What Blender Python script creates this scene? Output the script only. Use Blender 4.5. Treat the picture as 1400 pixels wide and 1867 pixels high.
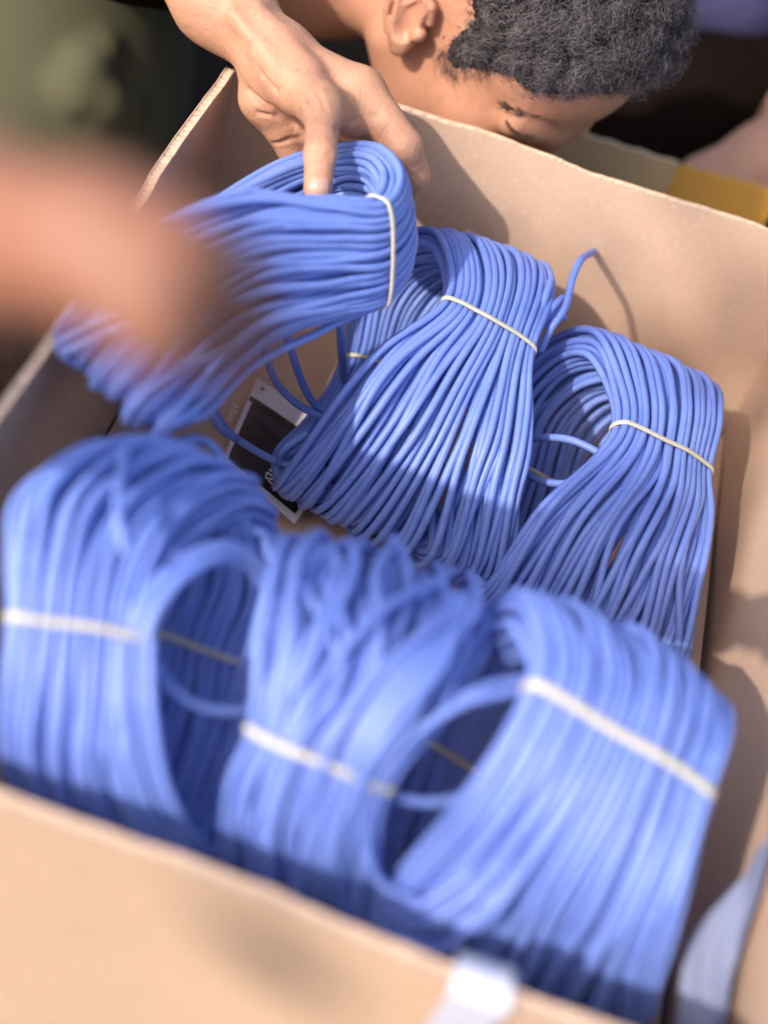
import bpy, math
import numpy as np
rng = np.random.default_rng(11)
scene = bpy.context.scene
COL = scene.collection
for o in list(bpy.data.objects):
    bpy.data.objects.remove(o)

# ------------------------------------------------------------------ camera
F = 2593.0; TH = math.radians(46.5); RO = math.radians(19.0); CZ = .85
AX = np.array([1, 0, 0.]); FW = np.array([0, math.cos(TH), -math.sin(TH)]); UP = np.array([0, math.sin(TH), math.cos(TH)])
CAM = np.array([0, 0, CZ])
IX = AX * math.cos(RO) + UP * math.sin(RO)      # image right
IY = AX * math.sin(RO) - UP * math.cos(RO)      # image down
cam = bpy.data.cameras.new("camera")
co = bpy.data.objects.new("camera", cam); COL.objects.link(co)
from mathutils import Matrix, Vector
co.matrix_world = Matrix([[IX[i], -IY[i], -FW[i], CAM[i]] for i in range(3)] + [[0, 0, 0, 1]])
cam.sensor_fit = 'VERTICAL'; cam.sensor_height = 36; cam.sensor_width = 27; cam.lens = 50
cam.clip_start = .02; cam.clip_end = 200
cam.dof.use_dof = True; cam.dof.focus_distance = .955; cam.dof.aperture_fstop = 2.0
scene.camera = co

# ------------------------------------------------------------------ light
SUN = np.array([-.48, -.56, .64]); SUN = SUN / np.linalg.norm(SUN)
elev = math.asin(SUN[2]); azim = math.atan2(SUN[0], SUN[1])
w = bpy.data.worlds.new("World"); scene.world = w; w.use_nodes = True
nt = w.node_tree; bg = nt.nodes["Background"]
sky = nt.nodes.new("ShaderNodeTexSky"); sky.sky_type = 'NISHITA'; sky.sun_disc = False
sky.sun_elevation = elev; sky.sun_rotation = azim; sky.air_density = 1.0; sky.dust_density = 3.0; sky.ozone_density = .6
nt.links.new(sky.outputs[0], bg.inputs[0]); bg.inputs[1].default_value = .15
sl = bpy.data.lights.new("sun", 'SUN'); sl.energy = 2.6; sl.angle = math.radians(.8); sl.color = (1, .905, .80)
so = bpy.data.objects.new("sun", sl); COL.objects.link(so)
so.rotation_euler = Vector(SUN).to_track_quat('Z', 'Y').to_euler()
so.location = (-2, -2, 4)
scene.view_settings.view_transform = 'Standard'; scene.view_settings.look = 'None'
scene.view_settings.exposure = .86; scene.view_settings.gamma = 1

# ------------------------------------------------------------------ helpers
def P(px, py, Z):                       # a sight line's point at optical depth Z (metres)
    return CAM + Z * (FW + IX * (px - 700) / F + IY * (py - 933.5) / F)
def onz(px, py, z):
    d = P(px, py, 1) - CAM
    return CAM + d * (z - CZ) / d[2]
def nrm(v):
    v = np.asarray(v, float)
    return v / (np.linalg.norm(v, axis=-1, keepdims=True) + 1e-12)
def tag(o, label=None, cat=None, group=None, kind=None):
    if label: o['label'] = label
    if cat: o['category'] = cat
    if group: o['group'] = group
    if kind: o['kind'] = kind
    return o
def mesh(name, V, Fc, mat, parent=None, smooth=True, loc=None):
    """link world-space vertices as ONE object; its origin is the parent's, or loc"""
    V = np.asarray(V, float)
    base = np.zeros(3)
    if parent is not None: base = np.array(parent['_base'])
    elif loc is not None: base = np.asarray(loc, float)
    me = bpy.data.meshes.new(name)
    if isinstance(Fc, np.ndarray):
        n = Fc.shape[1]
        me.vertices.add(len(V)); me.vertices.foreach_set("co", (V - base).astype(np.float32).ravel())
        me.loops.add(Fc.size); me.loops.foreach_set("vertex_index", Fc.astype(np.int32).ravel())
        me.polygons.add(len(Fc)); me.polygons.foreach_set("loop_start", np.arange(0, Fc.size, n, dtype=np.int32))
        me.update(calc_edges=True)
    else:
        me.from_pydata((V - base).tolist(), [], Fc); me.update()
    me.validate()
    me.polygons.foreach_set("use_smooth", np.full(len(me.polygons), smooth))
    me.materials.append(mat)
    o = bpy.data.objects.new(name, me); COL.objects.link(o)
    if parent is not None: o.parent = parent
    else:
        o.location = base
    o['_base'] = base.tolist()
    return o
def empty(name, loc):
    o = bpy.data.objects.new(name, None); COL.objects.link(o); o.location = loc; o.empty_display_size = .02
    o['_base'] = [float(c) for c in loc]
    return o
def cubic(ctrl, u, closed=False):
    """Catmull-Rom through ctrl (n,k) at u in control-point units"""
    c = np.asarray(ctrl, float); n = len(c); u = np.asarray(u, float)
    i = np.floor(u).astype(int)
    if not closed: i = np.clip(i, 0, n - 2)
    f = (u - i)[:, None]
    g = (lambda j: c[j % n]) if closed else (lambda j: c[np.clip(j, 0, n - 1)])
    a, b, d, e = g(i - 1), g(i), g(i + 1), g(i + 2)
    return .5 * (2 * b + (d - a) * f + (2 * a - 5 * b + 4 * d - e) * f ** 2 + (3 * b - a - 3 * d + e) * f ** 3)
def tube(pts, r, sides=8, caps=True):
    """swept tube with a rotation-minimising frame"""
    p = np.asarray(pts, float); n = len(p)
    r = np.broadcast_to(np.asarray(r, float), (n,))
    t = nrm(np.gradient(p, axis=0))
    N = np.zeros_like(p); a = np.array([0, 0, 1.]) if abs(t[0, 2]) < .9 else np.array([1., 0, 0])
    v = nrm(a - t[0] * (a @ t[0])); N[0] = v
    for i in range(1, n):
        v = v - t[i] * (v @ t[i]); v = v / (math.sqrt(v @ v) + 1e-12); N[i] = v
    B = np.cross(t, N)
    ph = np.arange(sides) * 2 * math.pi / sides
    V = p[:, None] + r[:, None, None] * (np.cos(ph)[None, :, None] * N[:, None] + np.sin(ph)[None, :, None] * B[:, None])
    V = V.reshape(-1, 3)
    i, j = np.meshgrid(np.arange(n - 1), np.arange(sides), indexing='ij'); j2 = (j + 1) % sides
    Q = np.stack([i * sides + j, i * sides + j2, (i + 1) * sides + j2, (i + 1) * sides + j], -1).reshape(-1, 4)
    Fc = Q
    if caps:
        m = len(V); V = np.vstack([V, p[0] - t[0] * r[0] * .3, p[-1] + t[-1] * r[-1] * .3])
        k = np.arange(sides); k2 = (k + 1) % sides
        c1 = np.stack([k2, k, np.full(sides, m), np.full(sides, m)], 1)
        c2 = np.stack([(n - 1) * sides + k, (n - 1) * sides + k2, np.full(sides, m + 1), np.full(sides, m + 1)], 1)
        Fc = [tuple(q) for q in Q] + [tuple(q[:3]) for q in c1] + [tuple(q[:3]) for q in c2]
    return V, Fc
def join(parts):
    V = []; Fc = []; k = 0
    for v, f in parts:
        V.append(np.asarray(v)); Fc += [tuple(int(x) + k for x in q) for q in f]; k += len(v)
    return np.vstack(V), Fc

# ------------------------------------------------------------------ materials
def mat(name, col, rough=.5, bump=None, var=None, sss=0, spec=.5, sheen=0, coat=0, build=None):
    m = bpy.data.materials.new(name); m.use_nodes = True
    n = m.node_tree.nodes; L = m.node_tree.links; b = n["Principled BSDF"]
    b.inputs["Base Color"].default_value = (*col, 1); b.inputs["Roughness"].default_value = rough
    b.inputs["Specular IOR Level"].default_value = spec
    tc = n.new("ShaderNodeTexCoord")
    if sss:
        b.inputs["Subsurface Weight"].default_value = sss; b.inputs["Subsurface Radius"].default_value = (1, .35, .18)
        b.inputs["Subsurface Scale"].default_value = .006
    if sheen: b.inputs["Sheen Weight"].default_value = sheen
    if coat: b.inputs["Coat Weight"].default_value = coat
    if var:                                          # list of (scale, second colour, amount)
        prev = None
        for sc, c2, lo, hi in var:
            t = n.new("ShaderNodeTexNoise"); t.inputs["Scale"].default_value = sc; t.inputs["Detail"].default_value = 5
            L.new(tc.outputs["Object"], t.inputs["Vector"])
            rp = n.new("ShaderNodeMapRange"); rp.inputs[1].default_value = lo; rp.inputs[2].default_value = hi
            L.new(t.outputs["Fac"], rp.inputs[0])
            mx = n.new("ShaderNodeMix"); mx.data_type = 'RGBA'
            L.new(rp.outputs[0], mx.inputs[0])
            if prev is None: mx.inputs[6].default_value = (*col, 1)
            else: L.new(prev, mx.inputs[6])
            mx.inputs[7].default_value = (*c2, 1); prev = mx.outputs[2]
        L.new(prev, b.inputs["Base Color"])
    if bump:
        prevn = None
        for sc, st, dist in bump:
            t = n.new("ShaderNodeTexNoise"); t.inputs["Scale"].default_value = sc; t.inputs["Detail"].default_value = 4
            L.new(tc.outputs["Object"], t.inputs["Vector"])
            bp = n.new("ShaderNodeBump"); bp.inputs["Strength"].default_value = st; bp.inputs["Distance"].default_value = dist
            L.new(t.outputs["Fac"], bp.inputs["Height"])
            if prevn is not None: L.new(prevn, bp.inputs["Normal"])
            prevn = bp.outputs[0]
        L.new(prevn, b.inputs["Normal"])
    if build: build(m, n, L, b, tc)
    return m
M = {}
M['cable'] = mat('blue_pvc', (.158, .236, .64), .46, bump=[(90, .12, .002), (900, .1, .0004)],
                 var=[(9, (.18, .275, .66), .4, .65), (60, (.12, .20, .56), .5, .8)], spec=.5)
M['copper'] = mat('cut_end', (.30, .34, .75), .5)
M['rubber'] = mat('rubber_band', (.64, .58, .45), .6, bump=[(400, .2, .0005)], var=[(30, (.57, .51, .38), .45, .7)], sss=.2)
def flute(m, n, L, b, tc):
    # faint washboard of the flutes under the paper, and paper fibre
    sp = n.new("ShaderNodeSeparateXYZ"); L.new(tc.outputs["Object"], sp.inputs[0])
    ad = n.new("ShaderNodeMath"); L.new(sp.outputs[0], ad.inputs[0]); L.new(sp.outputs[1], ad.inputs[1])
    ml = n.new("ShaderNodeMath"); ml.operation = 'MULTIPLY'; ml.inputs[1].default_value = 2 * math.pi / .0078; L.new(ad.outputs[0], ml.inputs[0])
    sn = n.new("ShaderNodeMath"); sn.operation = 'SINE'; L.new(ml.outputs[0], sn.inputs[0])
    bp = n.new("ShaderNodeBump"); bp.inputs["Strength"].default_value = .012; bp.inputs["Distance"].default_value = .0006
    L.new(sn.outputs[0], bp.inputs["Height"])
    old = b.inputs["Normal"].links[0].from_socket; L.new(old, bp.inputs["Normal"]); L.new(bp.outputs[0], b.inputs["Normal"])
CB = (.56, .385, .285)
M['card'] = mat('cardboard', CB, .82, bump=[(9, .22, .008), (700, .12, .0004)],
                var=[(5, (.53, .36, .25), .35, .7), (240, (.61, .43, .31), .5, .8), (1100, (.47, .32, .22), .56, .8)], spec=.25, build=flute)
M['core'] = mat('cardboard_edge', (.64, .48, .36), .9, bump=[(600, .6, .001)], var=[(150, (.54, .39, .28), .45, .7)], spec=.1)
M['card_tan'] = mat('cardboard_tan', (.62, .44, .245), .8, bump=[(60, .2, .002)], var=[(8, (.56, .39, .2), .4, .7)], spec=.2)
M['card_bounce'] = mat('cardboard_bounce_tint', (.62, .30, .055), .8, bump=[(60, .2, .002)], var=[(8, (.54, .25, .04), .4, .7)], spec=.25)  # golden tint puts bounced and transmitted light into the cardboard colour
M['skin_hand'] = mat('skin_light_brown', (.47, .245, .15), .55, bump=[(150, .4, .0016), (420, .5, .0009), (1100, .4, .0004)],
                     var=[(28, (.52, .255, .165), .42, .68), (110, (.40, .20, .12), .52, .75)], sss=.18, spec=.45)
M['skin_boy'] = mat('skin_brown', (.47, .235, .145), .5, bump=[(240, .25, .001), (900, .3, .0005)],
                    var=[(24, (.52, .245, .16), .42, .68), (120, (.41, .19, .11), .52, .78)], sss=.16, spec=.5)
M['skin_arm'] = mat('skin_reddish_brown', (.27, .12, .075), .5, bump=[(200, .3, .001)], var=[(24, (.30, .13, .085), .42, .68), (120, (.245, .108, .066), .5, .85)], sss=.15, spec=.35)
M['nail'] = mat('fingernail', (.55, .315, .25), .28, sss=.15)
M['hair'] = mat('hair_black', (.115, .096, .105), .42, spec=1.0)
M['scalp'] = mat('scalp_dark', (.022, .017, .016), .9, bump=[(500, .8, .003)], spec=.1)
M['brow'] = mat('brow_hair', (.055, .032, .024), .6)
M['olive'] = mat('olive_cloth', (.092, .088, .052), .9, bump=[(14, .12, .010), (700, .4, .001)],
                 var=[(4, (.082, .078, .046), .4, .7)], spec=.15)
M['dark'] = mat('dark_cloth', (.009, .006, .005), .95, bump=[(30, .4, .01)], spec=.0)
M['lilac'] = mat('lilac_cloth', (.045, .042, .105), .9, bump=[(30, .4, .01)], var=[(9, (.035, .032, .085), .4, .7)], spec=.2)
M['ground'] = mat('shaded_earth', (.022, .013, .008), .95, bump=[(30, .6, .02), (300, .5, .004)], var=[(3, (.03, .019, .012), .4, .7)], spec=.1)  # earth colour darkened to carry the shade of the people around
M['paper'] = mat('white_paper', (.74, .68, .70), .55, bump=[(40, .2, .002)], var=[(20, (.66, .60, .63), .45, .7)])
M['ink'] = mat('black_print', (.022, .016, .014), .35, var=[(60, (.045, .035, .04), .45, .75)])
M['ink_sheen'] = mat('purple_print_sheen', (.05, .036, .05), .4)  # for the small printed marks and the painted reflection
M['white'] = mat('white_print', (.8, .78, .74), .5)
M['tape'] = mat('white_tape', (.62, .62, .74), .4, bump=[(60, .3, .002)], spec=.6)
M['bag'] = mat('pale_blue_plastic', (.22, .25, .39), .6, bump=[(12, .3, .006)], spec=.4)
M['red'] = mat('red_cloth', (.35, .04, .02), .9)

# ------------------------------------------------------------------ setting: ground
mesh('ground', [(-40, -40, -.07), (40, -40, -.07), (40, 60, -.07), (-40, 60, -.07)], [(0, 1, 2, 3)], M['ground'])['kind'] = 'structure'

# ------------------------------------------------------------------ cardboard box
ZR, ZF = .300, .125                     # rim and inner floor
def grid(fun, nu, nv):
    u, v = np.meshgrid(np.linspace(0, 1, nu), np.linspace(0, 1, nv), indexing='ij')
    V = fun(u.ravel(), v.ravel())
    i, j = np.meshgrid(np.arange(nu - 1), np.arange(nv - 1), indexing='ij')
    Q = np.stack([i * nv + j, (i + 1) * nv + j, (i + 1) * nv + j + 1, i * nv + j + 1], -1).reshape(-1, 4)
    return V, Q
def shell(fun, nrmv, th, nu, nv):
    """closed slab: fun(u,v) is the inner face, offset by th along nrmv"""
    V, Q = grid(fun, nu, nv); n = len(V); V2 = V + np.asarray(nrmv) * th
    idx = np.arange(n).reshape(nu, nv)
    rim = np.concatenate([idx[:, 0], idx[-1, 1:], idx[-2::-1, -1], idx[0, -2:0:-1]])
    r2 = np.roll(rim, -1)
    m = len(rim); k = np.arange(m); k2 = np.roll(k, -1); b = 2 * n
    S = np.stack([b + k, b + m + k, b + m + k2, b + k2], 1)
    return np.vstack([V, V2, V[rim], V2[rim]]), np.vstack([Q[:, ::-1], Q + n, S[:, ::-1]])
def fbm(x, seed, octs=4, f0=1.):
    r = np.random.default_rng(seed); y = np.zeros_like(x); a = 1.
    for k in range(octs):
        for q in range(2):
            y += a * np.sin(x * f0 * (1.9 ** k) * r.uniform(.7, 1.4) * 2 * math.pi + r.uniform(0, 6.3))
        a *= .55
    return y * .4
box = empty('cardboard_box', (.02, .6, -.066))
tag(box, 'large open cardboard box holding the blue cable coils', 'box')
def wall(name, rim, nout, seed, zb=-.066, bulge=.002, parent=None, th=.0068, rough=.0007, lean=0.):
    rim = np.asarray(rim, float); nout = np.asarray(nout, float); nr = len(rim)
    parent = parent or box
    def line(u): return cubic(rim, u * (nr - 1))
    def face(off):
        def f(u, v):
            t = line(u); z = zb + (t[:, 2] - zb) * v
            edge = fbm(u * 6, seed, 4, 1.3) * rough * (v > .985)
            bl = bulge * np.sin(math.pi * np.clip(u, 0, 1)) * (.4 + .6 * v) * (.7 + .5 * np.sin(2.1 * u * math.pi + seed)) + .0015 * fbm(u * 2 + v * 1.3, seed + 3, 3) * np.sin(math.pi * u)
            p = t.copy(); p[:, 2] = z + edge
            return p + nout * (bl + off - lean * (1 - v))[:, None]
        return f
    L = .0007
    V1, Q1 = shell(face(0), nout, L, 90, 24)
    V2, Q2 = shell(face(th - L), nout, L, 90, 24)
    o = mesh(name, np.vstack([V1, V2]), np.vstack([Q1, Q2 + len(V1)]), M['card'], parent)
    length = np.linalg.norm(np.diff(rim, axis=0), axis=1).sum(); nf = int(length / .0075)
    def cf(u, v):
        p = face(0)(u, v * .998 + .002)
        return p + nout * (L * 1.2 + (th - 2.4 * L) * (.5 + .5 * np.sin(u * nf * 2 * math.pi)))[:, None] - np.array([0, 0, .0004])
    V3, Q3 = grid(cf, nf * 8, 16)
    r_ = np.random.default_rng(seed + 40); rr = fbm(np.linspace(0, 1, 400) * 40, seed + 9, 4) * .00025
    def cp(u, v):
        p = face(0)(u, np.ones_like(u))
        return p + nout * (L * .9 + (th - 1.8 * L) * v)[:, None] + np.array([0, 0, 1.]) * (-.0005 + np.interp(u, np.linspace(0, 1, 400), rr) - .0006 * np.sin(v * math.pi))[:, None]
    V4, Q4 = grid(cp, 260, 5); Q3 = np.vstack([Q3, Q4 + len(V3)]); V3 = np.vstack([V3, V4])
    c = mesh('corrugated_core', V3, Q3, M['core'], None); c.parent = o; c.location = -np.array(parent['_base'])
    return o
RIM = [(-.204, .876, ZR), (-.15, .893, ZR)] + [tuple(onz(x, y, ZR)) for x, y in ((701, 193), (875, 246), (998, 291), (1089, 326), (1234, 372), (1365, 413))] + [(.243, .901, ZR)]
wall('back_wall', RIM, (0, 1, 0), 1)
wall('left_wall', [(-.2002, .879, ZR + .002), (-.2022, .78, ZR + .003), (-.202, .70, ZR + .001), (-.202, .55, ZR), (-.2, .42, ZR), (-.198, .30, ZR)], (-1, 0, 0), 2, bulge=.002)
wall('right_wall', [(.2415, .296, ZR), (.241, .5, ZR), (.241, .7, ZR), (.2385, .902, ZR)], (1, 0, 0), 3, bulge=.003)
wall('front_wall', [(-.2, .297, ZR), (-.1, .2955, ZR), (-.02, .296, ZR), (.053, .292, ZR), (.133, .286, ZR), (.24, .29, ZR)], (0, -1, 0), 4, bulge=.002, lean=.044)
V, Q = shell(lambda u, v: np.stack([-.199 + .437 * u, .325 + .565 * v, np.full_like(u, ZF) + .002 * fbm(u * 1.5 + v, 5, 3)], 1), (0, 0, -1), .005, 24, 24)
mesh('bottom_panel', V, Q, M['card'], box)
# strip of white tape lapped over the front rim
def tp(u, v):
    x = .091 + .024 * u + .002 * np.sin(v * 5) * (u - .5); s = v * .07 - .008
    y = np.where(s < 0, .300, .2806 + .12 * s) - .0015; z = np.where(s < 0, .3015 + s * .9, .3025 - .95 * s)
    return np.stack([x, y - .004, z], 1)
V, Q = shell(tp, (0, -.7, .7), .0008, 12, 24)
mesh('tape', V, Q, M['tape'], box)

# second box, behind
b2 = empty('cardboard_box', (.35, 1.2, 0))
tag(b2, 'partly hidden cardboard box with a flap coloured by bounced light behind the big box, right of the boy', 'box')
A0, A1, A2 = onz(985, 222, .21), onz(1236, 300, .21), onz(1420, 352, .20)
def slab(name, a, b, drop, nout, m, th=.005, parent=b2, lean=0.):
    a = np.asarray(a); b = np.asarray(b); nout = np.asarray(nout, float)
    V, Q = shell(lambda u, v: a + (b - a) * u[:, None] - np.array([0, 0, 1.]) * (drop * v)[:, None] - nout * (lean * v)[:, None] + np.array([0, 0, 1]) * (.0012 * fbm(u * 5, 8) * (v < .02))[:, None], nout, th, 40, 8)
    return mesh(name, V, Q, m, parent)
slab('back_panel', A0, A1, .205, (.1, 1, 0), M['card_tan'])
tag(slab('flap', A1 + np.array([.001, .004, -.004]), A2, .19, (.05, 1, 0), M['card_bounce'], lean=.05), 'inner flap with bounced light in its colour')
slab('side_panel', A0, A0 + np.array([.02, -.07, -.02]), .18, (-1, 0, 0), M['card'])
slab('front_panel', A0 + np.array([.02, -.07, -.02]), A2 + np.array([.03, -.07, -.02]), .175, (0, -1, 0), M['card'])

# ------------------------------------------------------------------ printed sheet lying on the bottom of the box
zp = ZF + .012
pa, pb, pc, pd = [onz(x, y, zp) for x, y in ((470, 686), (406, 838), (538, 952), (640, 800))]
sheet = empty('printed_leaflet', tuple((pa + pc) / 2)); tag(sheet, 'white leaflet with black printed panel lying between the coils in the box', 'leaflet')
def bil(u, v, lift=0.):
    p = (pa * ((1 - u) * (1 - v))[:, None] + pd * (u * (1 - v))[:, None] + pb * ((1 - u) * v)[:, None] + pc * (u * v)[:, None])
    p = p + np.array([0, 0, 1]) * (lift + .003 * np.sin(u * 2.5 + 1) * np.sin(v * 3) - .0015)[:, None]
    return p
V, Q = shell(lambda u, v: bil(u, v), (0, 0, -1), .0004, 16, 16); mesh('sheet', V, Q, M['paper'], sheet)
V, Q = grid(lambda u, v: bil(.05 + .9 * u, .24 + .72 * v - .03 * u, .0006), 16, 16); mesh('printed_panel', V, Q, M['ink'], sheet)
V, Q = grid(lambda u, v: bil(.08 + .85 * u, .33 + .12 * v + .02 * u, .0011), 16, 6); mesh('reflection_strip', V, Q, M['ink_sheen'], sheet)  # paler band painted as a reflection across the black panel
V, Q = grid(lambda u, v: bil(.01 + .04 * u, .25 + .06 * v, .0011), 3, 3); mesh('printed_mark', V, Q, M['ink_sheen'], sheet)
V, Q = grid(lambda u, v: bil(.07 + .035 * u, .075 + .035 * v, .0011), 3, 3); mesh('printed_mark', V, Q, M['ink_sheen'], sheet)
def stroke(pts, wpx, z, m, name, parent):
    parts = []
    for (x0, y0), (x1, y1) in zip(pts[:-1], pts[1:]):
        d = nrm(np.array([x1 - x0, y1 - y0])) * wpx / 2; nx, ny = -d[1], d[0]
        q = [onz(x, y, z) for x, y in ((x0 + nx, y0 + ny), (x1 + nx, y1 + ny), (x1 - nx, y1 - ny), (x0 - nx, y0 - ny))]
        parts.append((np.array(q), [(0, 1, 2, 3)])); z += .00005
    V, Fc = join(parts); return mesh(name, V, Fc, m, parent, smooth=False)
Zm = lambda X, Y: (380 + X / 4.667, 640 + Y / 4.667)
zl = zp + .0035
for L_ in ([(635, 1035), (520, 1005), (640, 1112), (488, 1080)], [(488, 1080), (500, 1030), (592, 1105)], [(508, 1098), (600, 1190), (545, 1180)], [(575, 1015), (540, 962)],
           [(690, 860), (745, 830), (730, 815)], [(770, 815), (815, 775)]):
    stroke([Zm(*q) for q in L_], 3.2, zl, M['white'], 'printed_letter', sheet)
scr = [(200, 440), (255, 470), (205, 500), (250, 520), (215, 540)], [(175, 500), (205, 515), (180, 545), (215, 560)], [(170, 560), (180, 595), (200, 575)]
for q in scr:
    stroke([Zm(*c) for c in q], 1.6, ZF + .006, M['white'], 'pen_mark', box)

# ------------------------------------------------------------------ coils of cable
def hull2(pts):
    pts = sorted(map(tuple, pts))
    def half(ps):
        h = []
        for p in ps:
            while len(h) >= 2 and (h[-1][0] - h[-2][0]) * (p[1] - h[-2][1]) - (h[-1][1] - h[-2][1]) * (p[0] - h[-2][0]) <= 0: h.pop()
            h.append(p)
        return h
    a, b = half(pts), half(pts[::-1])
    return np.array(a[:-1] + b[:-1])
RC = .0027
GROUP = 'blue cable coils packed in the cardboard box'
class Coil:
    def __init__(s, label, st, nx, ny, seed, loose=.5, r=RC, split=None, per=72, obj_group=GROUP):
        """st rows: px, py, Z, wx, wy, wz, t, loose : centre, half-width vector, half-thickness of the bundle"""
        s.rng = np.random.default_rng(seed); s.r = r
        st = np.array(st, float); n = len(st)
        C = np.array([P(*q[:3]) for q in st]); W = np.array([P(q[0] + q[3], q[1] + q[4], q[2] + q[5]) - P(*q[:3]) for q in st])
        s.ctrl = np.hstack([C, W, st[:, 6:8]]); s.n = n
        K = nx * ny
        ab = []
        for j in range(ny):
            row = [(-1 + 2 * (i + .5 + (.25 if j % 2 else -.25)) / nx, (-1 + 2 * (j + .5) / ny)) for i in range(nx)]
            ab += row if j % 2 == 0 else row[::-1]
        s.ab = np.array(ab) + s.rng.normal(size=(K, 2)) * np.array([.35 / nx, .3 / ny])
        k = np.repeat(np.arange(K), per); u = np.tile(np.arange(per) / per, K)
        ease = np.clip((u - .86) / .14, 0, 1); ease = ease * ease * (3 - 2 * ease)
        off = s.ab[k] * (1 - ease)[:, None] + s.ab[np.minimum(k + 1, K - 1)] * ease[:, None]
        kk = 7
        nz = cubic(s.rng.normal(size=(K * kk + 2, 2)), np.clip((k + u) * kk, 0, K * kk))
        s.u, s.k, s.off, s.nz, s.nx, s.ny, s.split, s.lo = u, k, off, nz, nx, ny, split, loose
        pts = s.place(u, off, nz)
        base = pts.min(0); c = pts.mean(0)
        s.o = empty('cable_coil', (c[0], c[1], base[2] - r)); tag(s.o, label, 'cable coil', obj_group)
        V, Fc = tube(pts, r, 8); s.cab = mesh('cable', V, Fc, M['cable'], s.o)
        s.pts = pts
    def at(s, u):
        q = cubic(s.ctrl, u * s.n, True); C, W, t, lo = q[:, :3], q[:, 3:6], q[:, 6], q[:, 7]
        e = 1e-3; T = nrm(cubic(s.ctrl, (u + e) * s.n, True)[:, :3] - cubic(s.ctrl, (u - e) * s.n, True)[:, :3])
        # keep the axis square to the run so that the bundle keeps its width round the bends
        N = nrm(np.cross(W, T))
        return C, W, N, t, np.clip(lo, 0, None)
    def place(s, u, off, nz):
        C, W, N, t, lo = s.at(u)
        a = off[:, 0] + nz[:, 0] * lo * s.lo * 2 / s.nx; b = off[:, 1] + nz[:, 1] * lo * s.lo * 1.1 / s.ny
        a = np.clip(a, -1.1, 1.1)
        b = b * np.sqrt(np.clip(1.08 - .75 * np.clip(a, -1, 1) ** 2, .1, 1))
        if s.split:
            a0, g, u0, u1 = s.split
            wgt = np.clip(1 - np.abs(((u - u0 + .5) % 1) - .5) / u1, 0, 1); wgt = wgt * wgt * (3 - 2 * wgt)
            a = a + np.tanh((a - a0) * 9) * g * wgt
        return C + W * a[:, None] + N * (t * b)[:, None]
    def band(s, u, width=.0034, th=.0011, tilt=0.):
        """a rubber band pulled tight round the bundle at u"""
        K = s.ab.shape[0]; per = len(s.u) // K; i = int(round(u * per)) % per
        p = s.pts[i::per]
        C, W, N, t, lo = [q[0] for q in s.at(np.array([u]))]
        T = nrm(np.cross(N, W)); X = nrm(np.cross(T, N)) ; N = nrm(N)
        q = np.stack([(p - C) @ X, (p - C) @ N], 1); ph = np.arange(12) * math.pi / 6
        circ = np.stack([np.cos(ph), np.sin(ph)], 1) * (s.r + .0004)
        h = hull2((q[:, None] + circ[None]).reshape(-1, 2))
        h = np.vstack([h, h[:1]]); d = np.r_[0, np.cumsum(np.linalg.norm(np.diff(h, axis=0), axis=1))]
        m = 96; sd = np.linspace(0, d[-1], m, endpoint=False)
        h = np.stack([np.interp(sd, d, h[:, 0]), np.interp(sd, d, h[:, 1])], 1)
        for _ in range(2): h = (np.roll(h, 1, 0) + 2 * h + np.roll(h, -1, 0)) / 4
        tn = nrm(np.roll(h, -1, 0) - np.roll(h, 1, 0)); nn = np.stack([tn[:, 1], -tn[:, 0]], 1)
        sec = np.array([(-.5, 0), (-.42, 1), (.42, 1), (.5, 0)])
        wob = .0006 * np.sin(np.arange(m) * 2 * math.pi / m * 3 + u * 30)
        V = []
        for sx, sy in sec:
            r2 = h + nn * (sy * th)
            V.append(C + r2[:, :1] * X + r2[:, 1:] * N + T * (sx * width + wob + tilt * h[:, 0])[:, None])
        V = np.stack(V, 1).reshape(-1, 3)
        i, j = np.meshgrid(np.arange(m), np.arange(4), indexing='ij')
        Q = np.stack([i * 4 + j, i * 4 + (j + 1) % 4, ((i + 1) % m) * 4 + (j + 1) % 4, ((i + 1) % m) * 4 + j], -1).reshape(-1, 4)
        return mesh('rubber_band', V, Q, M['rubber'], s.o)
    def loose_cable(s, px, name='loose_cable', r=None):
        c = np.array([P(*q) for q in px]); u = np.linspace(0, len(c) - 1, 22 * (len(c) - 1))
        V, Fc = tube(cubic(c, u), r or s.r, 10); return mesh(name, V, Fc, M['cable'], s.o)

# centre coil, fan towards the camera
c2 = Coil('sharp blue coil in the middle, fanning out over the printed leaflet', [
    (712, 975, .95, 182, 90, .005, .010, 1.3), (790, 815, .93, 158, 74, .008, .010, 1.0), (842, 700, .938, 122, 64, .010, .010, .7),
    (888, 602, .957, 78, 46, .012, .0115, .15), (908, 518, .985, 94, 40, .015, .013, .4), (886, 470, 1.015, 104, 36, .02, .013, .6),
    (800, 490, 1.045, 88, 34, .02, .013, .7), (735, 570, 1.055, 78, 38, .02, .011, .5), (700, 680, 1.035, 68, 24, .015, .010, .15),
    (672, 800, 1.0, 100, 36, .012, .010, .6), (660, 905, .972, 150, 66, .006, .010, 1.)], 16, 5, 21, .62, split=(.22, .10, .0, .10))
c2.band(3 / 11); c2.band(8 / 11)
c2.loose_cable([(985, 640, .99), (1004, 600, .985), (1030, 560, .985), (1044, 505, .99), (1060, 472, 1.005), (1082, 459, 1.06)])
for i, q in enumerate([(1004, 512), (1026, 543), (1020, 562), (1028, 578), (1012, 588)]):
    c2.loose_cable([(955 + 3 * i, 655, .975 + .004 * i), (975 + 2 * i, 600, .98 + .004 * i), ((q[0] * .7 + 980 * .3), q[1] * .75 + 148, .985 + .003 * i), (q[0], q[1], .99 + .003 * i)], 'cut_end')
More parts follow.
